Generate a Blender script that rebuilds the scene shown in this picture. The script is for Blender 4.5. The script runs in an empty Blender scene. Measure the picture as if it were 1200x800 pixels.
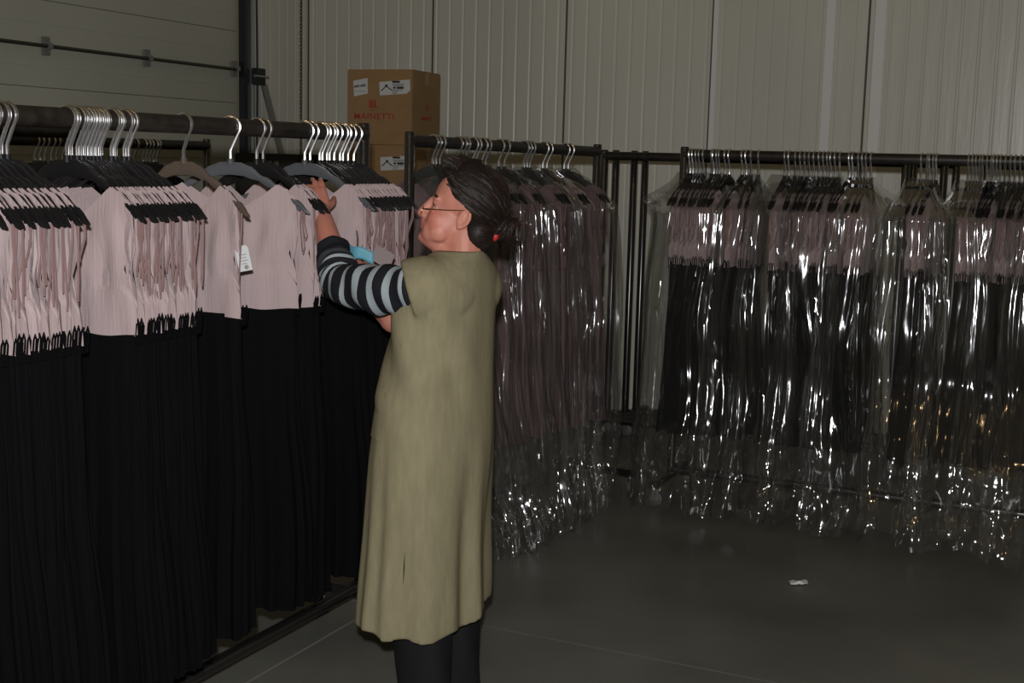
import bpy, bmesh, math, random
from mathutils import Vector, Matrix, noise
C = bpy.context.scene.collection
PI = math.pi
R = math.radians

# ------------------------------------------------------------------ materials
def mat(name, col, rough=.6, metal=0, spec=.5, bump=None, var=None, **kw):
    m = bpy.data.materials.new(name); m.use_nodes = True
    nt = m.node_tree; b = nt.nodes['Principled BSDF']
    b.inputs['Base Color'].default_value = (*col, 1)
    b.inputs['Roughness'].default_value = rough
    b.inputs['Metallic'].default_value = metal
    b.inputs['Specular IOR Level'].default_value = spec
    for k, v in kw.items(): b.inputs[k.replace('_', ' ')].default_value = v
    tc = nt.nodes.new('ShaderNodeTexCoord')
    if var:                                   # (scale, amount, stretch)
        mp = nt.nodes.new('ShaderNodeMapping'); mp.inputs['Scale'].default_value = var[2]
        nt.links.new(tc.outputs['Object'], mp.inputs['Vector'])
        n = nt.nodes.new('ShaderNodeTexNoise'); n.inputs['Scale'].default_value = var[0]; n.inputs['Detail'].default_value = 5
        nt.links.new(mp.outputs['Vector'], n.inputs['Vector'])
        r = nt.nodes.new('ShaderNodeMapRange'); r.inputs['From Min'].default_value = .3; r.inputs['From Max'].default_value = .7
        r.inputs['To Min'].default_value = 1-var[1]; r.inputs['To Max'].default_value = 1+var[1]
        nt.links.new(n.outputs['Fac'], r.inputs['Value'])
        mx = nt.nodes.new('ShaderNodeMix'); mx.data_type = 'RGBA'; mx.blend_type = 'MULTIPLY'; mx.inputs['Factor'].default_value = 1
        mx.inputs['A'].default_value = (*col, 1)
        nt.links.new(r.outputs['Result'], mx.inputs['B']); nt.links.new(mx.outputs['Result'], b.inputs['Base Color'])
    if bump:                                  # (scale, strength, distance, stretch)
        mp = nt.nodes.new('ShaderNodeMapping'); mp.inputs['Scale'].default_value = bump[3]
        nt.links.new(tc.outputs['Object'], mp.inputs['Vector'])
        n = nt.nodes.new('ShaderNodeTexNoise'); n.inputs['Scale'].default_value = bump[0]; n.inputs['Detail'].default_value = 4
        nt.links.new(mp.outputs['Vector'], n.inputs['Vector'])
        bp = nt.nodes.new('ShaderNodeBump'); bp.inputs['Strength'].default_value = bump[1]; bp.inputs['Distance'].default_value = bump[2]
        nt.links.new(n.outputs['Fac'], bp.inputs['Height']); nt.links.new(bp.outputs['Normal'], b.inputs['Normal'])
    return m

M = {}
M['wall'] = mat('wall_metal', (.63, .64, .57), .34, 0, .5, bump=(3, .14, .02, (5, 5, .5)), var=(1.2, .07, (1, 1, .4)))
M['door'] = mat('door_metal', (.46, .475, .40), .5, 0, .4, var=(1, .06, (1, 1, 1)))
M['joint'] = mat('joint_dark', (.10, .10, .09), .8)
M['door_joint'] = mat('door_joint', (.22, .225, .18), .7)
M['strip'] = mat('joint_cover_strip', (.82, .83, .83), .3)
M['rack'] = mat('rack_black_tube', (.012, .011, .011), .24, 0, 1.0)
M['rackbar'] = mat('rack_bar_worn', (.021, .018, .015), .40, 0, .35, var=(30, .4, (1, 1, 1)))
M['chrome'] = mat('chrome', (.88, .88, .90), .28, 1)
M['zinc'] = mat('zinc', (.55, .55, .55), .35, 1)
M['rubber'] = mat('rubber_grey', (.10, .10, .10), .6)
M['hanger'] = mat('hanger_black_plastic', (.008, .008, .009), .45, 0, .35)
M['hanger_flashlit'] = mat('hanger_black_plastic_flashlit', (.075, .08, .09), .4, 0, .4)  # black hanger plastic again, with the flash's shine put into the colour
M['hanger_smoke'] = mat('hanger_smoky_plastic', (.10, .075, .06), .25, 0, .6)
M['mauve'] = mat('mauve_fabric', (.405, .318, .318), .75, 0, .2, bump=(40, .45, .006, (3, 3, .25)), Sheen_Weight=.15)
M['ribbon'] = mat('mauve_ribbon', (.24, .15, .145), .5, 0, .3)
M['black'] = mat('black_chiffon', (.0035, .0035, .0042), .9, 0, .06, bump=(40, .3, .006, (3, 3, .2)))
M['plum'] = mat('plum_fabric', (.165, .105, .112), .7, 0, .2, bump=(40, .25, .006, (3, 3, .25)))
M['card'] = mat('cardboard', (.335, .21, .10), .8, 0, .2, var=(7, .07, (1, 1, 1)))
M['tape'] = mat('packing_tape', (.31, .185, .08), .35)
M['label'] = mat('paper_label', (.62, .63, .64), .55)
M['ink'] = mat('black_ink', (.03, .03, .035), .6)
M['red'] = mat('red_ink', (.38, .035, .035), .7)
M['skin'] = mat('skin', (.47, .19, .138), .5, 0, .35, bump=(90, .1, .002, (1, 1, 1)), var=(22, .08, (1, 1, 1)), Subsurface_Weight=.06)
M['lip'] = mat('lip_skin', (.42, .135, .11), .42)
M['flush'] = mat('flushed_cheek', (.475, .170, .124), .5, 0, .35, var=(30, .08, (1, 1, 1)))
M['hair'] = mat('dark_hair', (.012, .008, .007), .55, 0, .25)
M['hair_brown'] = mat('brown_hair', (.024, .012, .008), .55, 0, .25)
M['hair_grey'] = mat('greying_hair', (.045, .040, .037), .55, 0, .25)
M['khaki'] = mat('khaki_linen', (.225, .200, .122), .85, 0, .2, bump=(150, .35, .002, (1, 1, .35)), var=(60, .09, (1, 1, .2)))
M['stripe_black'] = mat('knit_black', (.010, .011, .014), .85, 0, .2)
M['stripe_grey'] = mat('knit_grey', (.30, .345, .37), .85, 0, .2)
M['stripe_dark'] = mat('knit_charcoal', (.035, .04, .045), .85, 0, .2)
M['trousers'] = mat('black_trousers', (.009, .009, .010), .8, 0, .2)
M['red_cloth'] = mat('red_fabric', (.42, .018, .012), .6)
M['gold'] = mat('gold_wire', (.55, .33, .2), .3, 1)
M['eye'] = mat('eye_white', (.26, .21, .19), .4)
M['iris'] = mat('dark_iris', (.02, .012, .008), .15)
M['blue'] = mat('blue_card', (.10, .33, .42), .5)
M['greycard'] = mat('grey_card', (.27, .22, .22), .6)
M['tagwhite'] = mat('white_tag', (.55, .58, .58), .4)
M['dark_box'] = mat('dark_grey_plastic', (.02, .02, .018), .6)
M['panel_grey'] = mat('grey_switch', (.20, .20, .19), .5)
M['steel_blue'] = mat('track_steel', (.045, .05, .058), .35, .6)
M['galv'] = mat('galvanised_steel', (.42, .43, .42), .4, .7)
M['chain'] = mat('chain_steel', (.10, .10, .09), .45, .8)
M['paper'] = mat('paper_scrap', (.72, .72, .72), .8)

def film(name, tint, fac_lo, fac_hi, rough, veil, bscale):
    """thin clear polythene: mostly see-through, glossy on both sides, with a trace of white haze"""
    m = bpy.data.materials.new(name); m.use_nodes = True; nt = m.node_tree; nt.nodes.clear()
    out = nt.nodes.new('ShaderNodeOutputMaterial')
    tr = nt.nodes.new('ShaderNodeBsdfTransparent'); tr.inputs['Color'].default_value = (*tint, 1)
    gl = nt.nodes.new('ShaderNodeBsdfGlossy'); gl.inputs['Roughness'].default_value = rough
    gl.inputs['Color'].default_value = (.95, .97, 1, 1)
    df = nt.nodes.new('ShaderNodeBsdfDiffuse'); df.inputs['Color'].default_value = (.8, .8, .78, 1)
    lw = nt.nodes.new('ShaderNodeFresnel'); lw.inputs['IOR'].default_value = 1.5
    mr = nt.nodes.new('ShaderNodeMapRange'); mr.inputs['From Min'].default_value = 0; mr.inputs['From Max'].default_value = 1
    mr.inputs['To Min'].default_value = fac_lo; mr.inputs['To Max'].default_value = fac_hi
    tc = nt.nodes.new('ShaderNodeTexCoord'); mp = nt.nodes.new('ShaderNodeMapping'); mp.inputs['Scale'].default_value = (3, 3, .7)
    n = nt.nodes.new('ShaderNodeTexNoise'); n.inputs['Scale'].default_value = bscale; n.inputs['Detail'].default_value = 3
    bp = nt.nodes.new('ShaderNodeBump'); bp.inputs['Strength'].default_value = .22; bp.inputs['Distance'].default_value = .01
    L = nt.links.new
    L(tc.outputs['Object'], mp.inputs['Vector']); L(mp.outputs['Vector'], n.inputs['Vector']); L(n.outputs['Fac'], bp.inputs['Height'])
    L(bp.outputs['Normal'], gl.inputs['Normal'])
    m1 = nt.nodes.new('ShaderNodeMixShader'); m1.inputs['Fac'].default_value = veil
    L(tr.outputs[0], m1.inputs[1]); L(df.outputs[0], m1.inputs[2])
    m2 = nt.nodes.new('ShaderNodeMixShader')
    L(lw.outputs[0], mr.inputs['Value']); L(mr.outputs['Result'], m2.inputs['Fac'])
    L(m1.outputs[0], m2.inputs[1]); L(gl.outputs[0], m2.inputs[2]); L(m2.outputs[0], out.inputs['Surface'])
    return m
M['film'] = film('clear_polythene', (.945, .945, .94), .050, .42, .085, .015, 6)
M['lens'] = film('spectacle_lens', (.95, .96, .96), .05, .8, .05, .03, 1)

def floor_material():
    m = mat('concrete_floor', (.138, .140, .122), .36, 0, .45, var=(1.6, .22, (1, 1, 1)), bump=(60, .08, .003, (1, 1, 1)))
    nt = m.node_tree; b = nt.nodes['Principled BSDF']
    src = b.inputs['Base Color'].links[0].from_socket
    tc = nt.nodes.new('ShaderNodeTexCoord'); sp = nt.nodes.new('ShaderNodeSeparateXYZ'); nt.links.new(tc.outputs['Object'], sp.inputs[0])
    def near(sock, at, w):                    # sawn joints of the slab, filled with pale sealant, every 3 m
        a = nt.nodes.new('ShaderNodeMath'); a.operation = 'SUBTRACT'; a.inputs[1].default_value = at; nt.links.new(sock, a.inputs[0])
        p = nt.nodes.new('ShaderNodeMath'); p.operation = 'PINGPONG'; p.inputs[1].default_value = 2.5; nt.links.new(a.outputs[0], p.inputs[0])
        c = nt.nodes.new('ShaderNodeMath'); c.operation = 'LESS_THAN'; c.inputs[1].default_value = w; nt.links.new(p.outputs[0], c.inputs[0])
        return c.outputs[0]
    mx = nt.nodes.new('ShaderNodeMath'); mx.operation = 'MAXIMUM'
    nt.links.new(near(sp.outputs['X'], -2.31+10, .004), mx.inputs[0]); nt.links.new(near(sp.outputs['Y'], 3.87, .003), mx.inputs[1])
    mc = nt.nodes.new('ShaderNodeMix'); mc.data_type = 'RGBA'; mc.inputs['B'].default_value = (.25, .25, .225, 1)
    nt.links.new(mx.outputs[0], mc.inputs['Factor']); nt.links.new(src, mc.inputs['A']); nt.links.new(mc.outputs['Result'], b.inputs['Base Color'])
    return m
M['floor'] = floor_material()

# ------------------------------------------------------------------ mesh builder
class MB:
    def __init__(s): s.v = []; s.f = []; s.m = []
    def add(s, vs, fs, mi=0):
        o = len(s.v); s.v += [tuple(p) for p in vs]
        for f in fs: s.f.append(tuple(i+o for i in f)); s.m.append(mi)
    def box(s, c, d, mi=0, bev=0, rot=None):
        bm = bmesh.new(); bmesh.ops.create_cube(bm, size=1)
        for v in bm.verts: v.co = Vector((v.co.x*d[0], v.co.y*d[1], v.co.z*d[2]))
        if bev: bmesh.ops.bevel(bm, geom=bm.edges[:], offset=bev, segments=2, affect='EDGES')
        if rot: bmesh.ops.rotate(bm, verts=bm.verts, matrix=rot)
        bm.verts.ensure_lookup_table()
        s.add([v.co+Vector(c) for v in bm.verts], [[v.index for v in f.verts] for f in bm.faces], mi); bm.free()
    def tube(s, pts, r, n=10, mi=0, caps=True, closed=False, flat=1):
        pts = [Vector(p) for p in pts]; k = len(pts)
        rs = r if isinstance(r, (list, tuple)) else [r]*k
        rings = []; prev = None
        for i, p in enumerate(pts):
            t = (pts[(i+1) % k]-pts[i-1]) if closed else (pts[min(i+1, k-1)]-pts[max(i-1, 0)])
            t.normalize()
            if prev is None:
                a = Vector((0, 0, 1)) if abs(t.z) < .9 else Vector((1, 0, 0))
                u = t.cross(a).normalized()
            else:
                u = (prev-t*prev.dot(t)).normalized()
            prev = u; w = t.cross(u)
            rings.append([p+(u*math.cos(2*PI*j/n)*flat+w*math.sin(2*PI*j/n))*rs[i] for j in range(n)])
        vs = [p for ring in rings for p in ring]; fs = []
        for i in range(k if closed else k-1):
            a, b = i*n, ((i+1) % k)*n
            for j in range(n): fs.append((a+j, a+(j+1) % n, b+(j+1) % n, b+j))
        if caps and not closed:
            fs.append(tuple(range(n-1, -1, -1))); fs.append(tuple((k-1)*n+j for j in range(n)))
        s.add(vs, fs, mi)
    def capsule(s, pts, rs, n=14, mi=0):      # rounded-end tapering limb
        pts = [Vector(p) for p in pts]; d0 = (pts[0]-pts[1]).normalized(); d1 = (pts[-1]-pts[-2]).normalized()
        P, Q = [], []
        for a in (80, 55, 28): P.append(pts[0]+d0*rs[0]*math.sin(R(a))); Q.append(rs[0]*math.cos(R(a)))
        P += pts; Q += list(rs)
        for a in (28, 55, 80): P.append(pts[-1]+d1*rs[-1]*math.sin(R(a))); Q.append(rs[-1]*math.cos(R(a)))
        s.tube(P, Q, n, mi)
    def ell(s, c, r, mi=0, M3=None, nu=20, nv=14):
        vs = []; fs = []
        for i in range(nv+1):
            t = PI*i/nv
            for j in range(nu):
                p = 2*PI*j/nu
                q = Vector((r[0]*math.sin(t)*math.cos(p), r[1]*math.sin(t)*math.sin(p), r[2]*math.cos(t)))
                if M3: q = M3 @ q
                vs.append(q+Vector(c))
        for i in range(nv):
            for j in range(nu):
                fs.append((i*nu+j, (i+1)*nu+j, (i+1)*nu+(j+1) % nu, i*nu+(j+1) % nu))
        s.add(vs, fs, mi)
    def grid(s, rows, closed=False, mi=0, mif=None):
        n = len(rows[0]); vs = [p for r_ in rows for p in r_]; o = len(s.v); s.v += [tuple(p) for p in vs]
        for i in range(len(rows)-1):
            for j in range(n if closed else n-1):
                s.f.append((o+i*n+j, o+i*n+(j+1) % n, o+(i+1)*n+(j+1) % n, o+(i+1)*n+j)); s.m.append(mif(i, j) if mif else mi)
    def prism(s, poly, y0, y1, mi=0):          # outline in x,z pushed through y
        n = len(poly)
        vs = [(x, y0, z) for x, z in poly]+[(x, y1, z) for x, z in poly]
        fs = [tuple(range(n)), tuple(range(2*n-1, n-1, -1))]+[(j, n+j, n+(j+1) % n, (j+1) % n) for j in range(n)]
        s.add(vs, fs, mi)
    def mesh(s, name, mats, smooth=True, fix=True):
        me = bpy.data.meshes.new(name); me.from_pydata(s.v, [], s.f)
        for m in (mats if isinstance(mats, (list, tuple)) else [mats]): me.materials.append(m)
        me.polygons.foreach_set('material_index', s.m); me.update()
        if fix:
            bm = bmesh.new(); bm.from_mesh(me); bmesh.ops.remove_doubles(bm, verts=bm.verts, dist=1e-6)
            bmesh.ops.recalc_face_normals(bm, faces=bm.faces); bm.to_mesh(me); bm.free()
        if smooth:
            me.polygons.foreach_set('use_smooth', [True]*len(me.polygons))
            try: me.set_sharp_from_angle(angle=R(42))
            except Exception: pass
        return me
    def build(s, name, mats, parent=None, smooth=True):
        return put(name, s.mesh(name, mats, smooth), parent)

def put(name, me, parent=None):
    o = bpy.data.objects.new(name, me); C.objects.link(o)
    if parent: o.parent = parent
    return o
def tag(o, label=None, cat=None, group=None, kind=None):
    if label: o['label'] = label
    if cat: o['category'] = cat
    if group: o['group'] = group
    if kind: o['kind'] = kind
    return o
def thing(name, label, cat, loc=(0, 0, 0), rz=0, group=None):
    o = bpy.data.objects.new(name, None); C.objects.link(o); o.empty_display_size = .1
    o.location = loc; o.rotation_euler = (0, 0, rz)
    return tag(o, label, cat, group)
def copy_tree(o, parent=None):
    c = o.copy(); C.objects.link(c)
    if parent: c.parent = parent
    for ch in list(o.children): copy_tree(ch, c)
    return c
ONES = 'zero first second third fourth fifth sixth seventh eighth ninth tenth eleventh twelfth thirteenth fourteenth fifteenth sixteenth seventeenth eighteenth nineteenth'.split()
def nth(i):
    if i < 20: return ONES[i]
    t, u = divmod(i, 10)
    return ['twentieth', 'thirtieth', 'fortieth', 'fiftieth', 'sixtieth'][t-2] if u == 0 else ['twenty', 'thirty', 'forty', 'fifty', 'sixty'][t-2]+'-'+ONES[u]
def sm(a, b, x):
    t = max(0, min(1, (x-a)/(b-a))); return t*t*(3-2*t)
def lerp(a, b, t): return a+(b-a)*t
def curve(pts, x):                            # piecewise smooth interpolation through (x, y)
    if x <= pts[0][0]: return pts[0][1]
    for (a, p), (b, q) in zip(pts, pts[1:]):
        if x <= b: return lerp(p, q, sm(a, b, x))
    return pts[-1][1]

# ------------------------------------------------------------------ the hall
XL, YB = -5.33, 7.85
b = MB(); b.add([(-9, -3, 0), (6, -3, 0), (6, 9, 0), (-9, 9, 0)], [(0, 1, 2, 3)])
tag(b.build('floor', M['floor'], smooth=False), kind='structure')

def ribbed(u0, u1, z0, z1, fn, seams, pitch=.1, depth=.0035):
    prof = [(u0, 0)]; u = u0+pitch/2
    while u < u1-.02:
        prof += [(u-.011, 0), (u-.004, depth), (u+.004, depth), (u+.011, 0)]; u += pitch
    prof.append((u1, 0))
    bb = MB(); bb.grid([[fn(p, d, z0) for p, d in prof], [fn(p, d, z1) for p, d in prof]])
    return bb
b = ribbed(XL, 5.5, 0, 4.6, lambda u, d, z: (u, YB+d, z), [])
tag(b.build('wall_back', M['wall'], smooth=False), kind='structure')
b = ribbed(7.04, YB, 0, 4.6, lambda u, d, z: (XL-d, u, z), [])
b.grid([[(XL, -1, 3.9), (XL, 7.04, 3.9)], [(XL, -1, 4.6), (XL, 7.04, 4.6)]])
b.grid([[(XL, -1, 0), (XL, .6, 0)], [(XL, -1, 3.9), (XL, .6, 3.9)]])
tag(b.build('wall_left', M['wall'], smooth=False), kind='structure')

# joints between the wall panels and the flat cover strips (x at the wall)
jb = MB()
for x in (-5.325, -4.313, -3.326, -2.345, -1.40, -.42, .56): jb.box((x, YB-.001, 2.3), (.012, .006, 4.6))
tag(jb.build('trim_1', M['joint'], smooth=False), kind='structure')
for i, (x, w) in enumerate(((-2.325, .03), (-1.622, .05), (-1.334, .06))):
    s = MB(); s.box((x, YB-.006, 2.3), (w, .012, 4.6), bev=.003)
    tag(s.build('trim_%d' % (i+2), M['strip'], smooth=False), kind='structure')

# sectional door in the left wall
d = MB(); z = 0
joints = [0, .53, .99, 1.47, 1.945, 2.41, 2.88, 3.35, 3.9]
for z0, z1 in zip(joints, joints[1:]):
    d.box((XL-.03, 3.82, (z0+z1)/2), (.05, 6.44, z1-z0-.003), bev=.003)
    zz = z0+.115
    while zz < z1-.05:
        d.box((XL-.0045, 3.82, zz), (.004, 6.44, .012), bev=.0015); zz += .115*2
d.box((XL-.06, 3.82, 1.95), (.01, 6.44, 3.9), 1)
tag(d.build('door_1', [M['door'], M['door_joint']], smooth=False), kind='structure')
t = MB(); t.box((XL+.025, 7.085, 2.2), (.05, .09, 4.4), bev=.004); t.box((XL+.06, 7.115, 2.2), (.02, .025, 4.4), 1, bev=.003)
t.box((XL+.012, 7.15, 2.2), (.024, .03, 4.4), 1)
tag(t.build('trim_5', [M['steel_blue'], M['galv']], smooth=False), kind='structure')
rod = thing('door_brace_rod', 'thin dark horizontal rod clamped across the closed sectional door', 'rod', (XL, 4, 2.166))
b = MB(); b.tube([(.035, -3.2, .012), (.035, 3.0, -.006)], .0105, 10); b.build('rod', M['chain'], rod)
for yy in (-1.0, -.2, .62, 1.335, 2.137, 2.98):
    b = MB(); b.box((.012, yy, 0), (.022, .05, .10), bev=.003); b.box((.04, yy, 0), (.03, .028, .034), bev=.004)
    for zz in (-.036, .036): b.tube([(.02, yy, zz), (.03, yy, zz)], .008, 8)
    b.build('clamp', M['panel_grey'], rod)
lt = thing('door_latch', 'small dark steel latch box on the track beside the sectional door', 'latch', (XL+.05, 7.17, 2.125))
b = MB(); b.box((.03, -.02, 0), (.05, .1, .11), bev=.004); b.build('latch_body', M['steel_blue'], lt)
b = MB(); b.tube([(.06, -.1, .0), (.06, .05, .0)], .009, 8); b.build('bolt', M['zinc'], lt)
ch = MB()
for i in range(150):
    zz = 3.9-i*.024; a = PI/2*(i % 2)
    ch.tube([(XL+.07+.008*math.cos(q)*math.cos(a), 7.66+.008*math.cos(q)*math.sin(a), zz+.015*math.sin(q)) for q in [2*PI*k/8 for k in range(8)]], .0035, 5, closed=True)
tag(ch.build('hoist_chain', M['chain']), 'steel hoist chain hanging down near the corner of the hall', 'chain')
cb = MB(); cb.tube([(XL+.02, 7.215+.006*math.sin(i*.7), 4.404-i*.2) for i in range(23)], .007, 8)
tag(cb.build('cable', M['ink']), 'thin black cable running down the wall beside the door track', 'cable')
st = MB(); a, c = Vector((XL+.06, 7.24, 2.075)), Vector((XL+.10, 7.70, .9))
dd = (c-a).normalized(); st.box((a+c)/2, (.02, .055, (c-a).length), bev=.003, rot=Vector((0, 0, -1)).rotation_difference(dd).to_matrix())
st.box((XL+.085, 7.72, .45), (.03, .06, .9), bev=.003)
tag(st.build('leaning_strut', M['galv']), 'pale metal strut slanting against the wall left of the hoist chain', 'strut')

# ------------------------------------------------------------------ garment racks
BR = .0245
def rack(label, A, B, h0, h1, rail=True, cap=.012, group=None, foot=.28, name='garment_rack', wheels=True, brown=False):
    """A, B: floor points under the two end posts; h0, h1: heights of the bar's centre"""
    A, B = Vector((*A, 0)), Vector((*B, 0)); L = (B-A).length; d_ = (B-A).normalized()
    rz = math.atan2(d_.y, d_.x)
    t_ = thing(name, label, 'clothes rack', A, rz, group)
    q = MB(); q.tube([(0, 0, h0), (L, 0, h1)], BR, 16); q.build('hanging_bar', M['rackbar'], t_)
    for x, h in ((0, h0), (L, h1)):
        q = MB(); q.tube([(x, 0, .12), (x, 0, h+BR+cap-.006), (x, 0, h+BR+cap)], [.021, .021, .018], 14); q.build('post', M['rack'], t_)
    if rail:
        q = MB(); q.tube([(0, 0, .125), (L, 0, .125)], .021, 12)
        for x in (.0, L): q.tube([(x-.03 if x else x, 0, .125), (x if x else .03, 0, .125)], .026, 12)
        q.build('base_rail', M['rack'], t_)
    for x in (0, L):
        q = MB(); q.box((x, 0, .105), (.045, 2*foot, .035), bev=.006); fo = q.build('foot', M['rack'], t_)
        if wheels:
            for s in (-1, 1):
                y = s*(foot-.025)
                q = MB(); q.tube([(x, y, .092), (x, y, .08)], .022, 10)
                for e in (-1, 1): q.box((x+.01, y+e*.017, .055), (.03, .004, .055), bev=.0015)
                q.build('caster_fork', M['zinc'], fo)
                q = MB(); q.tube([(x+.012, y-.013, .034), (x+.012, y-.009, .034), (x+.012, y+.009, .034), (x+.012, y+.013, .034)], [.028, .034, .034, .028], 18)
                q.build('caster_wheel', M['rubber'], fo)
    return t_

XR = -2.296                                    # the near rack's bar
rack('black tube rack nearest the camera, full of mauve and black dresses', (XR, 1.90), (XR, 3.71), 1.692, 1.692, foot=.19)
MA, MBp, MH0, MH1 = (-2.57, 4.5), (-2.31, 5.885), 1.684, 1.668
rack('black tube rack of bagged plum dresses behind the woman', MA, MBp, MH0, MH1, group=None)
YR, RH = 5.95, 1.665
rack('long black tube rack of bagged dresses at right, before the ribbed wall', (-1.888, YR), (.45, YR), RH, RH)
rack('bare black rack end behind the left end of the near rack', (-3.60, 2.0), (-3.68, 3.90), 1.683, 1.683)
XB = -4.42
rack('black rack of dark garments farthest back, beside the sectional door', (XB, 3.9), (XB+.0, 5.56), 1.652, 1.652)
nest = [(-2.675, -1.003, 6.93), (-2.650, -.983, 7.05), (-2.581, -.841, 7.17), (-2.555, -.793, 7.29)]
for i, (x0, x1, y) in enumerate(nest):
    rack('empty black rack parked by the back wall, %s' % ('foremost of four', 'second of four from the front', 'third of four from the front', 'nearest the wall of four')[i],
         (x0, y), (x1, y), 1.655, 1.655, group='empty racks parked by the back wall', foot=.2, cap=.01)
rack('empty black rack at far right, its post just behind the bagged dresses', (-.642, 7.1), (.9, 7.1), 1.655, 1.655, foot=.2)

# ------------------------------------------------------------------ hangers
HW = .236
def hanger_profile(x):
    a = abs(x)
    zu = curve([(0, -.098), (.03, -.0985), (.055, -.108), (.10, -.137), (.16, -.172), (.20, -.201), (HW, -.232)], a)
    zl = curve([(0, -.135), (.03, -.137), (.075, -.148), (.12, -.170), (.165, -.197), (.20, -.219), (HW, -.244)], a)
    return zu, zl
def hanger_meshes(m):
    q = MB(); rows = []
    N = 44
    for i in range(N+1):
        x = -HW+2*HW*i/N; zu, zl = hanger_profile(x)
        e = sm(HW, HW-.012, abs(x)); zc = (zu+zl)/2; h = (zu-zl)/2*(.35+.65*e); t_ = (.0052+.0022*sm(.03, .2, abs(x)))*(.5+.5*e)
        bow = -.012*(abs(x)/HW)**2
        ring = []
        for k in range(10):
            p = 2*PI*k/10; cx, cz = math.cos(p), math.sin(p)
            ring.append((x, bow+t_*math.copysign(abs(cx)**.5, cx), zc+h*math.copysign(abs(cz)**.6, cz)))
        rows.append(ring)
    q.grid(rows, closed=True); q.f.append(tuple(range(10))); q.m.append(0); q.f.append(tuple(len(q.v)-10+k for k in range(10))); q.m.append(0)
    q.tube([(0, 0, -.105), (0, 0, -.088)], [.011, .008], 10)
    body = q.mesh('hanger_body', m)
    q = MB(); rr = BR+.0035
    P = [(0, 0, -.095), (0, 0, -.068), (.003, 0, -.06)]
    for a in range(-38, 200, 14): P.append((rr*1.04*math.cos(R(a)), 0, rr*math.sin(R(a))))
    q.tube(P, .0046, 8); hook = q.mesh('hook', M['chrome'])
    pads = []
    for s in (-1, 1):
        q = MB(); x0 = s*(HW-.033); zu, zl = hanger_profile(x0)
        q.box((x0, -.007, zl-.001), (.022, .011, .013), bev=.003, rot=Matrix.Rotation(s*R(40), 3, 'Y'))
        pads.append(q.mesh('strap_clip', m))
    return body, hook, pads
HM = {k: hanger_meshes(M[k]) for k in ('hanger', 'hanger_smoke', 'hanger_flashlit')}
def hanger_proto(kind, label):
    body, hook, pads = HM[kind]; t_ = thing('clothes_hanger', label, 'hanger')
    put('hanger_body', body, t_); put('hook', hook, t_)
    for p in pads: put('strap_clip', p, t_)
    return t_

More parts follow.
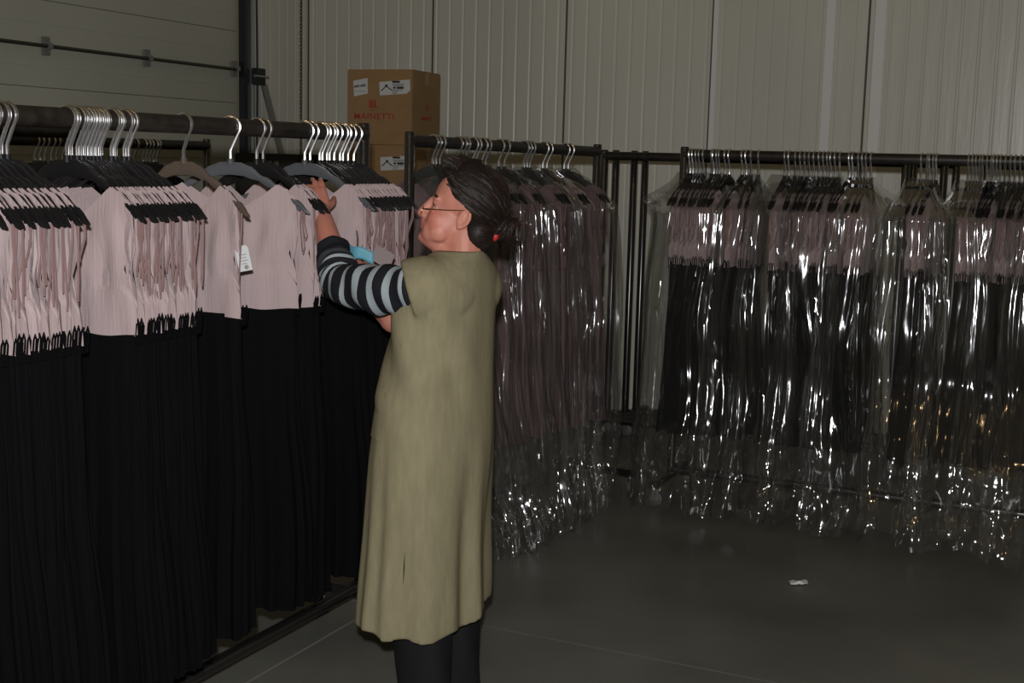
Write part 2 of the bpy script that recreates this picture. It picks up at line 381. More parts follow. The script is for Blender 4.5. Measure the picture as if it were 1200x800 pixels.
# ------------------------------------------------------------------ dresses
def dress_meshes(seed, th, low, skirt_m, bodice_m, zw=-.512, hem=-1.388):
    rd = random.Random(seed); ph = [rd.uniform(0, 6.28) for _ in range(12)]
    nx, nv = 30, 26; xs = [-1+2*i/nx for i in range(nx+1)]
    neck_f, neck_b = rd.uniform(-.29, -.25), rd.uniform(-.26, -.22)
    def ztop(x, side):
        a = abs(x); zu, _ = hanger_profile(x)
        if a < .138: return lerp(neck_f if side < 0 else neck_b, hanger_profile(.138)[0]+.004, (a/.138)**1.15)
        if a < .196: return zu+.003
        return lerp(hanger_profile(.196)[0]+.003, -.30, sm(.196, .207, a))
    ring = [(s, -1) for s in xs]+[(s, 1) for s in reversed(xs[1:-1])]
    rows = []
    for j in range(nv+1):
        v = j/nv; row = []
        for s, side in ring:
            z = lerp(ztop(s*.208, side), zw, v); band = sm(-.398, -.408, z)
            hw = lerp(.208, .186, sm(-.25, -.395, z)) if z > -.398 else lerp(.186, .201, band); x = s*hw
            z0 = ztop(x, side)
            th_ = th/2*(1+.25*math.sin(ph[0]+x*9)); prof = max(0, 1-s*s)**.5
            y = side*(.0125+(th_-.0125)*sm(0, .7, v))*(.15+.85*prof)
            y += (.004*math.sin(x*60+z*14+ph[1])+.003*math.sin(x*110-z*9+ph[2])+.0045*math.sin(x*34+ph[3]+z*26*side))*sm(.02, .3, v)*(1-.6*band)+side*(.0035*band-.002*sm(.02, 0, abs(z+.39)))
            y += -.012*(abs(x)/.23)**2*(1-v)
            row.append((x+.004*math.sin(z*22+ph[4])*sm(.1, .5, v), y, z+.003*math.sin(x*40+ph[5])*v))
        rows.append(row)
    q = MB(); q.grid(rows, closed=True); bod = q.mesh('bodice', bodice_m)
    n, nz = 96, 18; rows = []
    k1, k2 = rd.choice((17, 19, 21)), rd.choice((31, 34, 37))
    for j in range(nz+1):
        v = j/nz; row = []; amp = lerp(.05, .22, v**.7)
        for i in range(n):
            p = 2*PI*i/n
            w = .5*math.sin(k1*p+ph[6]+.8*math.sin(3*p+2*v+ph[7]))+.35*math.sin(k2*p+ph[8]-v)+.3*math.sin(7*p+ph[9]+v*1.5)
            hx = lerp(.193, .232, sm(.0, 1, v))+(.012*math.sin(v*5+ph[10]) if v > .2 else 0)*sm(.2, .6, v); hy = lerp(th/2+.003, th/2+low, sm(0, .9, v))
            x = hx*math.cos(p)*(1+amp*.22*w); y = math.copysign(abs(math.sin(p))**.75, math.sin(p))*hy*(1+amp*w*1.2)
            z = lerp(zw+.012, hem, v)+v*.012*math.sin(3*p+ph[11])
            row.append((x, y, z))
        rows.append(row)
    q = MB(); q.grid(rows, closed=True); ski = q.mesh('skirt', skirt_m)
    loops, ribs = [], []
    for s in (-1, 1):
        q = MB(); h_ = rd.uniform(.03, .05)
        for dy in (-.006, .006):
            y = dy+rd.uniform(-.003, .003)
            q.tube([(s*.198, y, zw-.02), (s*.2035, y, zw+h_*.7), (s*.204, y+.004, zw+h_), (s*.2035, y+.008, zw+h_*.7), (s*.198, y+.008, zw-.02)], .0022, 5)
        loops.append(q.mesh('belt_loop', skirt_m))
        q = MB()
        for kx in range(2):
            x0 = s*rd.uniform(.186, .214); dz = rd.uniform(.08, .20); y = rd.uniform(-.008, .008); kk = rd.uniform(-.018, .012)
            q.tube([(x0, y, -.228), (x0-s*.004, y+.004, -.27), (x0+s*(kk-.005), y+.004, -.23-dz*.9), (x0+s*(kk-.001), y, -.23-dz), (x0+s*(kk+.004), y-.004, -.23-dz*.85), (x0+s*.004, y-.003, -.27), (x0+s*.002, y, -.226)], .0021, 5)
        ribs.append(q.mesh('hanging_ribbon', M['ribbon']))
    return bod, ski, loops, ribs
def dress_proto(ms, label):
    bod, ski, loops, ribs = ms; t_ = thing('dress', label, 'dress')
    put('bodice', bod, t_); put('skirt', ski, t_)
    for l in loops: put('belt_loop', l, t_)
    for r_ in ribs: put('hanging_ribbon', r_, t_)
    return t_
short = [dress_proto(dress_meshes(90+i, .030, .030, M['black'], M['mauve'], hem=-1.305), 'x') for i in range(4)]
thin = [dress_proto(dress_meshes(10+i, .027, .030, M['black'], M['mauve']), 'x') for i in range(7)]
wide = [dress_proto(dress_meshes(30+i, .046, .05, M['black'], M['mauve']), 'x') for i in range(3)]
plum = [dress_proto(dress_meshes(50+i, .046, .045, M['plum'], M['plum'], hem=-1.26), 'x') for i in range(3)]
dark = [dress_proto(dress_meshes(70+i, .036, .04, M['black'], M['black'], hem=-1.2), 'x') for i in range(2)]
hang_black = hanger_proto('hanger', 'x'); hang_smoke = hanger_proto('hanger_smoke', 'x'); hang_flashlit = hanger_proto('hanger_flashlit', 'x')
used = set()
def use(proto):
    if id(proto) in used: return copy_tree(proto)
    used.add(id(proto)); return proto
rnd = random.Random(4)

def fill(spots, point, base_rz, choose, where, dgroup, hgroup, dlabel, hlabel):
    out = []
    n = len(spots)
    for i, sp in enumerate(spots):
        s, rot = sp
        p = point(s)
        dr, hg = choose(i, s)
        o = use(hg); o.location = p; o.rotation_euler = (0, 0, base_rz+R(rot))
        w = where(i, n); tag(o, hlabel(i)+', '+w, 'hanger', hgroup)
        e = use(dr); e.location = p; e.rotation_euler = (0, 0, base_rz+R(rot))
        tag(e, dlabel(i)+', '+w, 'dress', dgroup)
        out.append((o, e))
    return out

# near rack: y of every hook on the bar, and how far the hanger has swung
near = [(y, r_) for y, r_ in zip([1.955, 1.985, 2.005, 2.027, 2.048, 2.07, 2.09, 2.112, 2.135, 2.159, 2.178], [1, 3, 0, 2, 4, 1, 3, 2, 0, 2, 4])]
near += list(zip([2.362, 2.374, 2.396, 2.411, 2.425, 2.437, 2.450, 2.463, 2.477, 2.514, 2.528, 2.560, 2.577], [3, 1, 4, 2, 5, 3, 2, 5, 4, 3, 5, 4, 6]))
near += [(2.791, -3), (2.994, 18), (3.118, 3), (3.150, 2), (3.365, 12), (3.395, 8)]
near += list(zip([3.448, 3.464, 3.490, 3.505, 3.532, 3.566, 3.584, 3.615, 3.650], [6, 8, 5, 7, 9, 6, 8, 5, 7]))
NN = len(near)
def near_choose(i, s):
    y = s; hg = hang_smoke if abs(y-2.791) < .001 else (hang_flashlit if y in (2.994, 3.365) else hang_black)
    iso = y > 2.7 and y < 3.4
    return (wide[i % 3] if iso else thin[(i*3) % 7]), hg
res_near = fill(near, lambda y: Vector((XR, y, 1.692)), 0, near_choose,
    lambda i, n: ('%s from the far end post of the near rack' % nth(n-i)), 'mauve and black dresses on the near rack', 'hangers on the near rack',
    lambda i: 'sleeveless mauve dress with black skirt', lambda i: 'smoky brown plastic hanger' if abs(near[i][0]-2.791) < .001 else 'black plastic hanger with flash shine painted in as grey' if near[i][0] in (2.994, 3.365) else 'black plastic hanger with steel hook')

# middle rack, along its own line
mid = [.102, .118, .137, .217, .238, .254, .292, .309, .339, .36, .426, .457, .559, .577, .596, .669, .693, .794, .82]
md = (Vector((*MBp, 0))-Vector((*MA, 0))); mrz = math.atan2(md.y, md.x)-PI/2
def mid_point(t_): return Vector((MA[0]+md.x*t_, MA[1]+md.y*t_, lerp(MH0, MH1, t_)))
fill([(t_, rnd.uniform(-3, 6)) for t_ in mid], mid_point, mrz, lambda i, s: (plum[i % 3], hang_black),
    lambda i, n: '%s from the near post of the rack behind the woman' % nth(i+1), 'plum dresses on the middle rack', 'hangers on the middle rack',
    lambda i: 'bagged dark plum dress', lambda i: 'black hanger with steel hook')

# right rack: x of every hook
right = [-1.857, -1.843, -1.828, -1.813, -1.794, -1.752, -1.74, -1.727, -1.715, -1.686, -1.665, -1.604, -1.583, -1.563, -1.527,
         -1.402, -1.383, -1.355, -1.331, -1.312, -1.292, -1.269, -1.245, -1.226, -1.207, -1.191, -1.172, -1.153,
         -1.107, -1.092, -1.069, -1.05, -1.035, -1.013, -.795, -.773, -.759, -.744, -.73,
         -.598, -.58, -.566, -.552, -.538, -.521, -.507, -.493, -.479, -.465, -.448, -.427, -.407, -.386, -.366, -.345, -.325, -.30, -.28]
fill([(x, rnd.uniform(-7, 7)) for x in right], lambda x: Vector((x, YR, RH)), -PI/2, lambda i, s: (short[i % 4], hang_black),
    lambda i, n: '%s from the left post of the right-hand rack' % nth(i+1), 'bagged dresses on the right-hand rack', 'hangers on the right-hand rack',
    lambda i: 'bagged mauve and black dress', lambda i: 'black hanger with thin hook')

# far left rack of dark garments
def far_y(px0): return px0
far = [4.35, 4.38, 4.41, 4.45, 4.48, 4.52, 5.0, 5.06, 5.085, 5.11, 5.14, 5.165]
fill([(y, rnd.uniform(-5, 5)) for y in far], lambda y: Vector((XB, y, 1.652)), 0, lambda i, s: (dark[i % 2], hang_black),
    lambda i, n: '%s from the end post of the farthest rack by the door' % nth(n-i), 'dark garments on the farthest rack', 'hangers on the farthest rack',
    lambda i: 'black garment', lambda i: 'black hanger')

# ------------------------------------------------------------------ polythene covers
def cover_mesh(seed, half_b, half_t=None, bottom=-1.60, grow=.05, na=200, nz=110, skew=0, floor=-1.66, spread=.36, flap=0):
    """local x = along the hangers, local y = along the bar, origin on the bar. half_b: half length taken up on the bar"""
    rd = random.Random(seed); off = Vector((rd.uniform(0, 90), rd.uniform(0, 90), rd.uniform(0, 90)))
    rows = []
    for j in range(nz+1):
        v = j/nz; z = lerp(-.083, bottom, v**1.1)
        if z > -.25: hx = curve([(-.25, .245), (-.2, .2), (-.145, .13), (-.105, .06), (-.083, .03)], z)
        else: hx = curve([(-1.62, spread+.03), (-1.40, spread*.85+.03), (-.9, .30), (-.45, .265), (-.25, .252)], z)
        hy = curve([(-1.7, half_b+grow*.8), (-1.3, half_b+grow*1.25), (-.7, half_b+grow), (-.25, half_b+grow*.9), (-.12, half_b+.012), (-.083, half_b+.004)], z)
        row = []
        for i in range(na):
            p = 2*PI*i/na; c, s = math.cos(p), math.sin(p)
            ex = .55
            x = hx*math.copysign(abs(c)**ex, c); y = hy*math.copysign(abs(s)**ex, s)
            per = Vector((math.cos(p)*1.0, math.sin(p)*1.0, 0))
            tw = .16*noise.noise(off+Vector((z*1.1, 5, 0)))+.07*noise.noise(per*2+off+Vector((0, 0, z*2.4)))
            pe = Vector((math.cos(p+tw), math.sin(p+tw), 0))
            a1 = noise.noise(pe*2.6+off+Vector((0, 0, z*.5))); a2 = noise.noise(pe*6.5+off*2+Vector((0, 0, z*.75))); a3 = noise.noise(pe*15+off*3+Vector((0, 0, z*1.6)))
            a4 = noise.noise(Vector((x*15, y*15, z*9))+off)+.6*noise.noise(Vector((x*34, y*34, z*24))+off)*sm(-.9, -1.4, z)
            low = sm(-1.05, -1.5, z); top = sm(-.09, -.3, z)
            dsp = top*(.017*noise.noise(pe*1.7+off*1.3+Vector((0, 0, z*2.3)))+.055*(.32-abs(a1))+.020*(.3-abs(a2))+.0045*a3)+(.0022+.013*low)*a4+low*.03*a2
            nrm = Vector((c*hy, s*hx, 0)); nrm.normalize()
            zz = z
            if flap: y += flap*math.exp(-((z+.20)/.055)**2)*max(0, s*(1 if flap > 0 else -1))**2*(.75+.5*noise.noise(Vector((x*9, z*20, seed))))
            if j > nz*.55: zz += ((v-.55)/.45)**1.5*(.10*noise.noise(per*2.4+off)+.04*noise.noise(per*6+off))
            zz = max(zz, floor+.004+.012*(1+a4)) if j > nz*.8 else zz
            row.append((x+nrm.x*dsp+skew*v, y+nrm.y*dsp+(.03*noise.noise(Vector((z*2.2, seed, 0))))*top, zz))
        rows.append(row)
    q = MB(); q.grid(rows, closed=True)
    return q
def cover(seed, p, rz, half_b, label, group, **kw):
    o = cover_mesh(seed, half_b, **kw).build('garment_cover', M['film'])
    o.location = p; o.rotation_euler = (0, 0, rz)
    return tag(o, label, 'garment cover', group)

mids = [(.12, .045), (.235, .05), (.325, .06), (.44, .045), (.577, .05), (.682, .04), (.808, .045)]
for i, (t_, hb) in enumerate(mids):
    cover(100+i, mid_point(t_), mrz+R(rnd.uniform(-2, 4)), hb, 'clear plastic cover over plum dresses, %s from the near post of the middle rack' % nth(i+1),
          'plastic covers on the middle rack', bottom=-1.68+.03*rnd.random(), grow=.06, floor=-lerp(MH0, MH1, t_), spread=.44-.02*i)
rights = [(-1.80, .115), (-1.565, .04), (-1.385, .08), (-1.21, .07), (-1.05, .055), (-.80, .06), (-.585, .06), (-.42, .06), (-.28, .05)]
for i, (x, hb) in enumerate(rights):
    cover(200+i, Vector((x, YR, RH)), -PI/2+R(rnd.uniform(-4, 4)), hb, 'crinkled clear plastic cover, %s from the left on the right-hand rack' % nth(i+1),
          'plastic covers on the right-hand rack', bottom=-1.64+.05*rnd.random(), grow=.075, floor=-RH, spread=.40 if i < 5 else .50, flap=-.11 if i == 0 else .11 if i == 4 else 0)

# ------------------------------------------------------------------ swing tags
def hanging_tag(parent, loc, rz, w, h, m, tilt=0):
    q = MB(); rt = Matrix.Rotation(rz, 3, 'Z') @ Matrix.Rotation(tilt, 3, 'Y')
    P = lambda v: Vector(loc)+rt @ Vector(v)
    q.prism([(-w*.35, h/2), (w*.35, h/2), (w/2, h*.38), (w/2, -h/2), (-w/2, -h/2), (-w/2, h*.38)], -.001, .001)
    q.v = [tuple(P(v)) for v in q.v]
    o = q.build('swing_tag', m, parent, smooth=False)
    q = MB(); q.tube([P((0, 0, h*.42)), P((.004, .004, h*.9)), P((-.003, 0, h*1.5))], .0012, 5); q.build('tag_cord', M['ink'], o)
    return o
d2791 = res_near[[i for i, s in enumerate(near) if abs(s[0]-2.791) < .001][0]][1]
tg = hanging_tag(d2791, (.205, .0, -.35), R(25), .037, .068, M['tagwhite'], R(-12)); tg['label'] = 'white printed tag'
q = MB()
for zz, w in ((.010, .020), (.002, .016), (-.006, .022), (-.014, .014)): q.box((0, -.0016, zz), (w, .0012, .002))
q.ell((.004, -.0016, -.024), (.006, .001, .006), nu=10, nv=6)
rt = Matrix.Rotation(R(25), 3, 'Z') @ Matrix.Rotation(R(-12), 3, 'Y'); q.v = [tuple(Vector((.205, .0, -.35))+rt @ Vector(v)) for v in q.v]
q.build('print', M['greycard'], tg, smooth=False)

# ------------------------------------------------------------------ cartons
def text_mesh(txt, size, name, bold=0):
    cu = bpy.data.curves.new(name, 'FONT'); cu.body = txt; cu.size = size; cu.align_x = 'CENTER'; cu.align_y = 'CENTER'; cu.extrude = .0006; cu.offset = bold
    cu.space_character = 1.12
    o = bpy.data.objects.new(name, cu); C.objects.link(o); dg = bpy.context.evaluated_depsgraph_get(); dg.update()
    me = bpy.data.meshes.new_from_object(o.evaluated_get(dg)); bpy.data.objects.remove(o); bpy.data.curves.remove(cu)
    return me
def on_face(me, m, parent, name, x, z, y=-.001, side=False, xs=1):
    me.materials.clear(); me.materials.append(m); o = put(name, me, parent)
    if side: o.rotation_euler = (PI/2, 0, PI/2); o.location = (.2185, x, z)
    else: o.rotation_euler = (PI/2, 0, 0); o.location = (x, y, z)
    o.scale = (xs, 1, 1); return o
BW, BD, BHt = .435, .42, .445
def carton(label, loc, rz, printed):
    t_ = thing('carton', label, 'box', loc, rz, 'stacked cardboard cartons')
    q = MB(); q.box((0, BD/2, BHt/2), (BW, BD, BHt-.002), bev=.004); q.build('carton_body', M['card'], t_)
    q = MB(); q.box((0, BD*.25, BHt+.001), (BW-.004, BD/2-.004, .004)); q.box((0, BD*.75, BHt+.001), (BW-.004, BD/2-.004, .004))
    q.build('flap', M['card'], t_, smooth=False)
    q = MB(); q.box((0, BD/2, BHt+.0035), (BW, .05, .001)); q.box((BW/2+.0005, BD/2, BHt-.04), (.001, .05, .08)); q.build('tape', M['tape'], t_, smooth=False)
    if printed:
        q = MB(); q.prism([(-.03, .095), (.10, .105), (.103, .062), (.087, .048), (-.027, .04)], -.0012, .0005)
        q.v = [(x*1.55+.045, y, z*1.45+.236) for x, y, z in q.v]; lb = q.build('paper_label', M['label'], t_, smooth=False)
        q = MB(); q.tube([(.012, -.0018, .322), (.045, -.0018, .349), (.082, -.0018, .326)], .0034, 5); q.box((.046, -.0017, .352), (.016, .001, .013))
        for zz, x0, w, h in ((.375, .110, .05, .012), (.361, .124, .075, .003), (.352, .124, .072, .003), (.340, .100, .018, .010), (.340, .138, .045, .013), (.327, .118, .07, .003), (.317, .105, .04, .003), (.306, .100, .03, .003)):
            q.box((x0, -.0017, zz), (w, .001, h))
        q.build('print', M['ink'], lb, smooth=False)
        if printed > 1:
            q = MB(); q.prism([(-.052, .045), (.045, .062), (.047, -.03), (-.045, -.048)], -.0012, .0005)
            q.v = [(x-.125, y, z+.335) for x, y, z in q.v]; lb = q.build('paper_label', M['label'], t_, smooth=False)
            q = MB()
            for k in range(6): q.box((-.164+k*.012+(.006 if k > 2 else 0), -.0017, .346+k*.0016), (.008, .001, .014))
            for k in range(5): q.box((-.16+k*.015, -.0017, .318), (.008, .001, .003))
            q.build('print', M['ink'], lb, smooth=False)
            on_face(text_mesh('MAINETTI', .05, 'lettering', .0006), M['red'], t_, 'lettering', -.035, .168, xs=1.12)
            q = MB()                             # the emblem: a square of upright bars
            q.box((-.045, -.001, .222), (.05, .001, .004)); q.box((-.045, -.001, .262), (.044, .001, .004))
            for x in (-.064, -.052, -.040, -.028): q.box((x, -.001, .242), (.007, .001, .036))
            q.box((-.02, -.001, .226), (.012, .001, .008)); q.box((-.045, -.001, .208), (.04, .001, .003))
            q.build('emblem', M['red'], t_, smooth=False)
            q = MB()
            for x, z, w in ((.0, .142, .10), (-.03, .128, .14), (.13, .075, .13), (.13, .062, .12), (.13, .05, .12)): q.box((x, -.0008, z), (w, .001, .003))
            q.build('print', M['tape'], t_, smooth=False)
            on_face(text_mesh('MAINETTI', .032, 'lettering', .0004), M['red'], t_, 'lettering', BD*.5, .165, side=True)
            q = MB()
            for y in (-.016, -.005, .006): q.box((BW/2+.0006, BD*.52+y, .235), (.001, .006, .03))
            q.box((BW/2+.0006, BD*.52-.005, .255), (.001, .03, .004)); q.box((BW/2+.0006, BD*.52+.012, .222), (.001, .012, .006))
            q.build('emblem', M['red'], t_, smooth=False)
    return t_
BX = Vector((-4.075, 6.76, 0)); brz = R(5)
for i, (lab, pr) in enumerate((('plain brown carton standing on the floor, bottom of the stack', 0), ('plain brown carton, second from the floor in the stack', 0),
                               ('brown carton with hanger label, just under the topmost carton', 1), ('topmost brown carton with two white labels and red lettering', 2))):
    carton(lab, (BX.x+(.012 if i == 2 else 0), BX.y, .342+i*(BHt+.004)), brz+(R(-3) if i == 2 else 0), pr)
pl = MB()
pl.box((0, .21, .325), (.6, .6, .022), bev=.002)
for x in (-.25, 0, .25): pl.box((x, .21, .16), (.09, .6, .30), bev=.003)
pl.box((0, .21, .011), (.6, .6, .02))
po = pl.build('wooden_platform', M['card']); po.location = BX; po.rotation_euler = (0, 0, brz); po.location.z = .002
tag(po, 'low wooden platform under the stack of brown cartons', 'platform')
# dark equipment box in the corner
eq = thing('equipment_cabinet', 'dark cabinet with grey switches in the corner behind the hangers', 'cabinet', (-4.66, 6.55, 0), R(8))
q = MB(); q.box((0, 0, .81), (.44, .3, 1.62), bev=.01); q.build('cabinet_body', M['dark_box'], eq)
q = MB()
for r_ in range(3):
    for c_ in range(2): q.box((.02+c_*.045, -.152, 1.56-r_*.05), (.03, .01, .034), bev=.003)
q.build('switches', M['panel_grey'], eq)
# scrap of paper on the floor
q = MB(); rows = []
for i in range(9):
    rows.append([(-.035+.07*i/8, -.022+.044*j/6, .004+.018*abs(noise.noise(Vector((i*.45, j*.5, 2.2))))) for j in range(7)])
q.grid(rows); o = q.build('paper_scrap', M['paper']); o.location = (-1.009, 4.875, 0); o.rotation_euler = (0, 0, .5)
sd = o.modifiers.new('thick', 'SOLIDIFY'); sd.thickness = .0012
tag(o, 'crumpled white paper scrap lying on the bare floor', 'paper')


# ------------------------------------------------------------------ the woman
def remesh(mb, voxel, smooth_it, name, mats):
    me = mb.mesh(name+'_raw', [M['skin']], fix=False); o = bpy.data.objects.new(name+'_raw', me); C.objects.link(o)
    m = o.modifiers.new('r', 'REMESH'); m.mode = 'VOXEL'; m.voxel_size = voxel
    m = o.modifiers.new('s', 'SMOOTH'); m.factor = .5; m.iterations = smooth_it
    dg = bpy.context.evaluated_depsgraph_get(); dg.update()
    out = bpy.data.meshes.new_from_object(o.evaluated_get(dg)); bpy.data.objects.remove(o); bpy.data.meshes.remove(me)
    out.name = name; out.materials.clear()
    for x in mats: out.materials.append(x)
    out.polygons.foreach_set('use_smooth', [True]*len(out.polygons))
    return out

PX, PY = -1.675, 3.125
person = thing('person', 'woman in khaki tunic and striped sleeves reaching up to the hanging dresses', 'person', (PX, PY, 0))
def W(x, y, z): return Vector((x-PX, y-PY, z))           # world point in the figure's frame
# head frame: f forward, l her left, u up
hf = Vector((-.905, -.425, 0)).normalized(); hl = Vector((0, 0, 1)).cross(hf); pit = R(18); HS = .94
hF = hf*math.cos(pit)+Vector((0, 0, 1))*math.sin(pit); hU = Vector((0, 0, 1))*math.cos(pit)-hf*math.sin(pit)
H3 = Matrix((hF, hl, hU)).transposed()
HO = W(-1.628, 3.144, 1.463)
def Hd(f, l, u): return HO+H3 @ (Vector((f, l, u))*HS)
hd = MB()
def he(c, r): hd.ell(Hd(*c), tuple(x*HS for x in r), M3=H3)
he((-.012, 0, .055), (.098, .076, .088))      # cranium
he((.030, 0, .045), (.066, .066, .075))       # forehead
he((.030, 0, -.030), (.066, .060, .078))      # face
he((.048, 0, -.070), (.050, .050, .038))      # jaw
he((.081, 0, -.096), (.022, .028, .020))      # chin
he((.040, 0, -.102), (.050, .042, .024))      # under the chin
for s in (-1, 1):
    he((.058, s*.034, -.032), (.035, .026, .034))      # cheek
    he((.082, s*.030, .026), (.014, .026, .010))      # brow
    he((.080, s*.030, .0115), (.0150, .018, .0085))    # upper lid
    he((.080, s*.030, -.0085), (.0145, .018, .0075))    # lower lid
    he((.104, s*.0105, -.034), (.012, .0085, .0085))   # nostril
    he((.070, s*.022, -.062), (.027, .023, .028)); he((.084, s*.017, -.044), (.014, .014, .014))
    he((.064, s*.028, -.078), (.031, .023, .026))
    he((.046, s*.050, -.062), (.030, .014, .032))      # jaw corner
    # ear
    ec = Vector((-.010, s*.070, -.003))
    ring = [Hd(ec.x+.0155*math.cos(a)-.004*math.sin(a), ec.y+s*(.005+.005*math.cos(a+PI)), ec.z+.0265*math.sin(a)) for a in [2*PI*k/16 for k in range(16)]]
    hd.tube(ring, .0052, 8, closed=True)
    he((ec.x-.002, ec.y+s*.002, ec.z), (.016, .006, .027)); he((ec.x+.006, ec.y+s*.005, ec.z-.026), (.010, .006, .010))
hd.capsule([Hd(.094, 0, .018), Hd(.106, 0, -.008), Hd(.114, 0, -.029)], [.0105, .0118, .0135])
hd.capsule([Hd(.100, 0, -.036), Hd(.098, 0, -.054)], [.010, .009])
he((.096, 0, -.0560), (.013, .021, .0068)); he((.094, 0, -.0680), (.013, .019, .0072)); he((.086, 0, -.062), (.016, .028, .020))
# neck and trunk
hd.capsule([Hd(-.022, 0, -.045), W(-1.612, 3.135, 1.35), W(-1.640, 3.13, 1.27)], [.058, .054, .060], 18)
hd.capsule([Hd(.02, 0, -.085), W(-1.655, 3.12, 1.34)], [.036, .045], 14)
def slab(zs):
    rows = []
    for z, cx, cy, a, b_ in zs:
        rows.append([W(cx+a*math.cos(2*PI*k/28), cy+b_*math.sin(2*PI*k/28), z) for k in range(28)])
    return rows
tr = slab([(1.345, -1.645, 3.128, .06, .09), (1.32, -1.65, 3.128, .085, .15), (1.27, -1.655, 3.128, .10, .17), (1.15, -1.67, 3.127, .115, .165), (.98, -1.685, 3.125, .11, .15),
           (.85, -1.685, 3.122, .12, .175), (.76, -1.685, 3.12, .11, .17), (.74, -1.685, 3.12, .06, .12)])
hd.grid(tr, closed=True); n0 = len(hd.v); hd.f.append(tuple(range(n0-28, n0))); hd.m.append(0); hd.f.append(tuple(range(n0-8*28, n0-7*28))); hd.m.append(0)
for s in (-1, 1):                             # legs and feet; her left is -y
    y = PY+s*.085; x0 = -1.665
    hd.capsule([W(x0, y, .80), W(x0-.01, y, .45), W(x0+.01, y, .10)], [.085, .055, .038])
    hd.capsule([W(x0+.02, y, .045), W(x0-.08, y, .045), W(x0-.16, y, .033)], [.036, .037, .026])
# left arm (towards the camera), up to the hangers
SL, EL, WL = (-1.645, 2.985, 1.275), (-1.952, 3.040, 1.268), (-2.115, 3.185, 1.456)
hd.capsule([W(-1.645, 3.02, 1.285), W(*SL), W(-1.79, 2.995, 1.268), W(*EL)], [.06, .052, .043, .040])
hd.capsule([W(*EL), W(-2.025, 3.105, 1.352), W(*WL)], [.040, .037, .0255])
# right arm, elbow low, hand by the blue tag
SR, ER, WR = (-1.665, 3.285, 1.275), (-1.825, 3.12, 1.165), (-1.955, 3.20, 1.232)
hd.capsule([W(*SR), W(*ER)], [.055, .042]); hd.capsule([W(*ER), W(-1.89, 3.152, 1.200), W(*WR)], [.042, .037, .026])
def hand(wrist, dirv, palmn, thumb_side, curl, size=1.0, spread=.10):
    """wrist point, pointing direction, palm normal, curls per finger (degrees per joint)"""
    w = W(*wrist); d_ = Vector(dirv).normalized(); pn = Vector(palmn); pn = (pn-d_*pn.dot(d_)).normalized(); sd_ = d_.cross(pn)*thumb_side
    k = size
    for o_ in (-.026, -.009, .009, .026):
        hd.capsule([w+d_*.004*k+sd_*o_*.6*k, w+d_*.045*k+sd_*o_*.95*k, w+d_*.082*k+sd_*o_*k], [.0135*k, .0130*k, .0105*k], 10)
    hd.ell(w+d_*.04*k+pn*.006*k, (.03*k, .03*k, .03*k), M3=Matrix((d_*1.15, sd_*.95, pn*.42)).transposed())
    for i, (o_, L) in enumerate(((.0285, .072), (.0095, .080), (-.0095, .074), (-.0275, .058))):
        p = w+d_*(.084-.004*abs(i-1))*k+sd_*o_*k; di = (d_+sd_*(o_/.03)*spread).normalized(); pts = [p-di*.014*k, p]
        ax = di.cross(pn).normalized()
        for j, fr in enumerate((.45, .31, .24)):
            di = Matrix.Rotation(R(curl[i][j]), 3, ax) @ di; p = p+di*L*fr*k; pts.append(p)
        hd.capsule(pts, [.0098*k, .0095*k, .0088*k, .008*k, .0068*k], 10)
    b0 = w+d_*.018*k+sd_*.022*k+pn*.006*k; td = (d_*.62+sd_*.62+pn*.35).normalized()
    p1 = b0+td*.040*k; t2 = (td+d_*.6+pn*.35).normalized(); p2 = p1+t2*.032*k; t3 = (t2+d_*.3+pn*.3).normalized(); p3 = p2+t3*.026*k
    hd.capsule([b0, p1, p2, p3], [.0145*k, .0122*k, .0102*k, .0078*k], 10)
HL = (-2.232, 3.270, 1.605)
dl = Vector(HL)-Vector(WL)
hand(WL, dl, (-.55, .55, -.35), -1, [(6, 14, 10), (8, 18, 12), (18, 26, 18), (28, 34, 22)], .96)
hand(WR, (-.30, .25, .62), (-.6, .5, -.2), 1, [(42, 46, 25), (40, 48, 25), (42, 46, 25), (44, 46, 25)], .95)
body = remesh(hd, .0036, 7, 'body', [M['skin'], M['lip'], M['flush']])
for p in body.polygons:                        # lips and ruddy cheeks are their own skin
    q_ = H3.transposed() @ (p.center-HO)/HS
    if q_.x > .082 and abs(q_.y) < .021 and -.0735 < q_.z < -.0505: p.material_index = 1
    elif q_.x > .03 and .02 < abs(q_.y) and ((q_.x-.072)/.03)**2+((q_.z+.034)/.026)**2 < 1+.5*noise.noise(q_*60): p.material_index = 2
bmh = bmesh.new(); bmh.from_mesh(body); HT = H3.transposed(); sel = []
for v in bmh.verts:
    w_ = HT @ (v.co-HO)/HS
    if -.14 < w_.z < .16 and w_.length < .18 and w_.x > -.02 and not (w_.x > .098) and not (abs(w_.y) > .062 and w_.x < .03) and not (abs(w_.y) < .024 and w_.x > .078 and -.078 < w_.z < -.045): sel.append(v)
for _ in range(13): bmesh.ops.smooth_vert(bmh, verts=sel, factor=.5, use_axis_x=True, use_axis_y=True, use_axis_z=True)
bmh.to_mesh(body); bmh.free()
body_o = put('body', body, person)
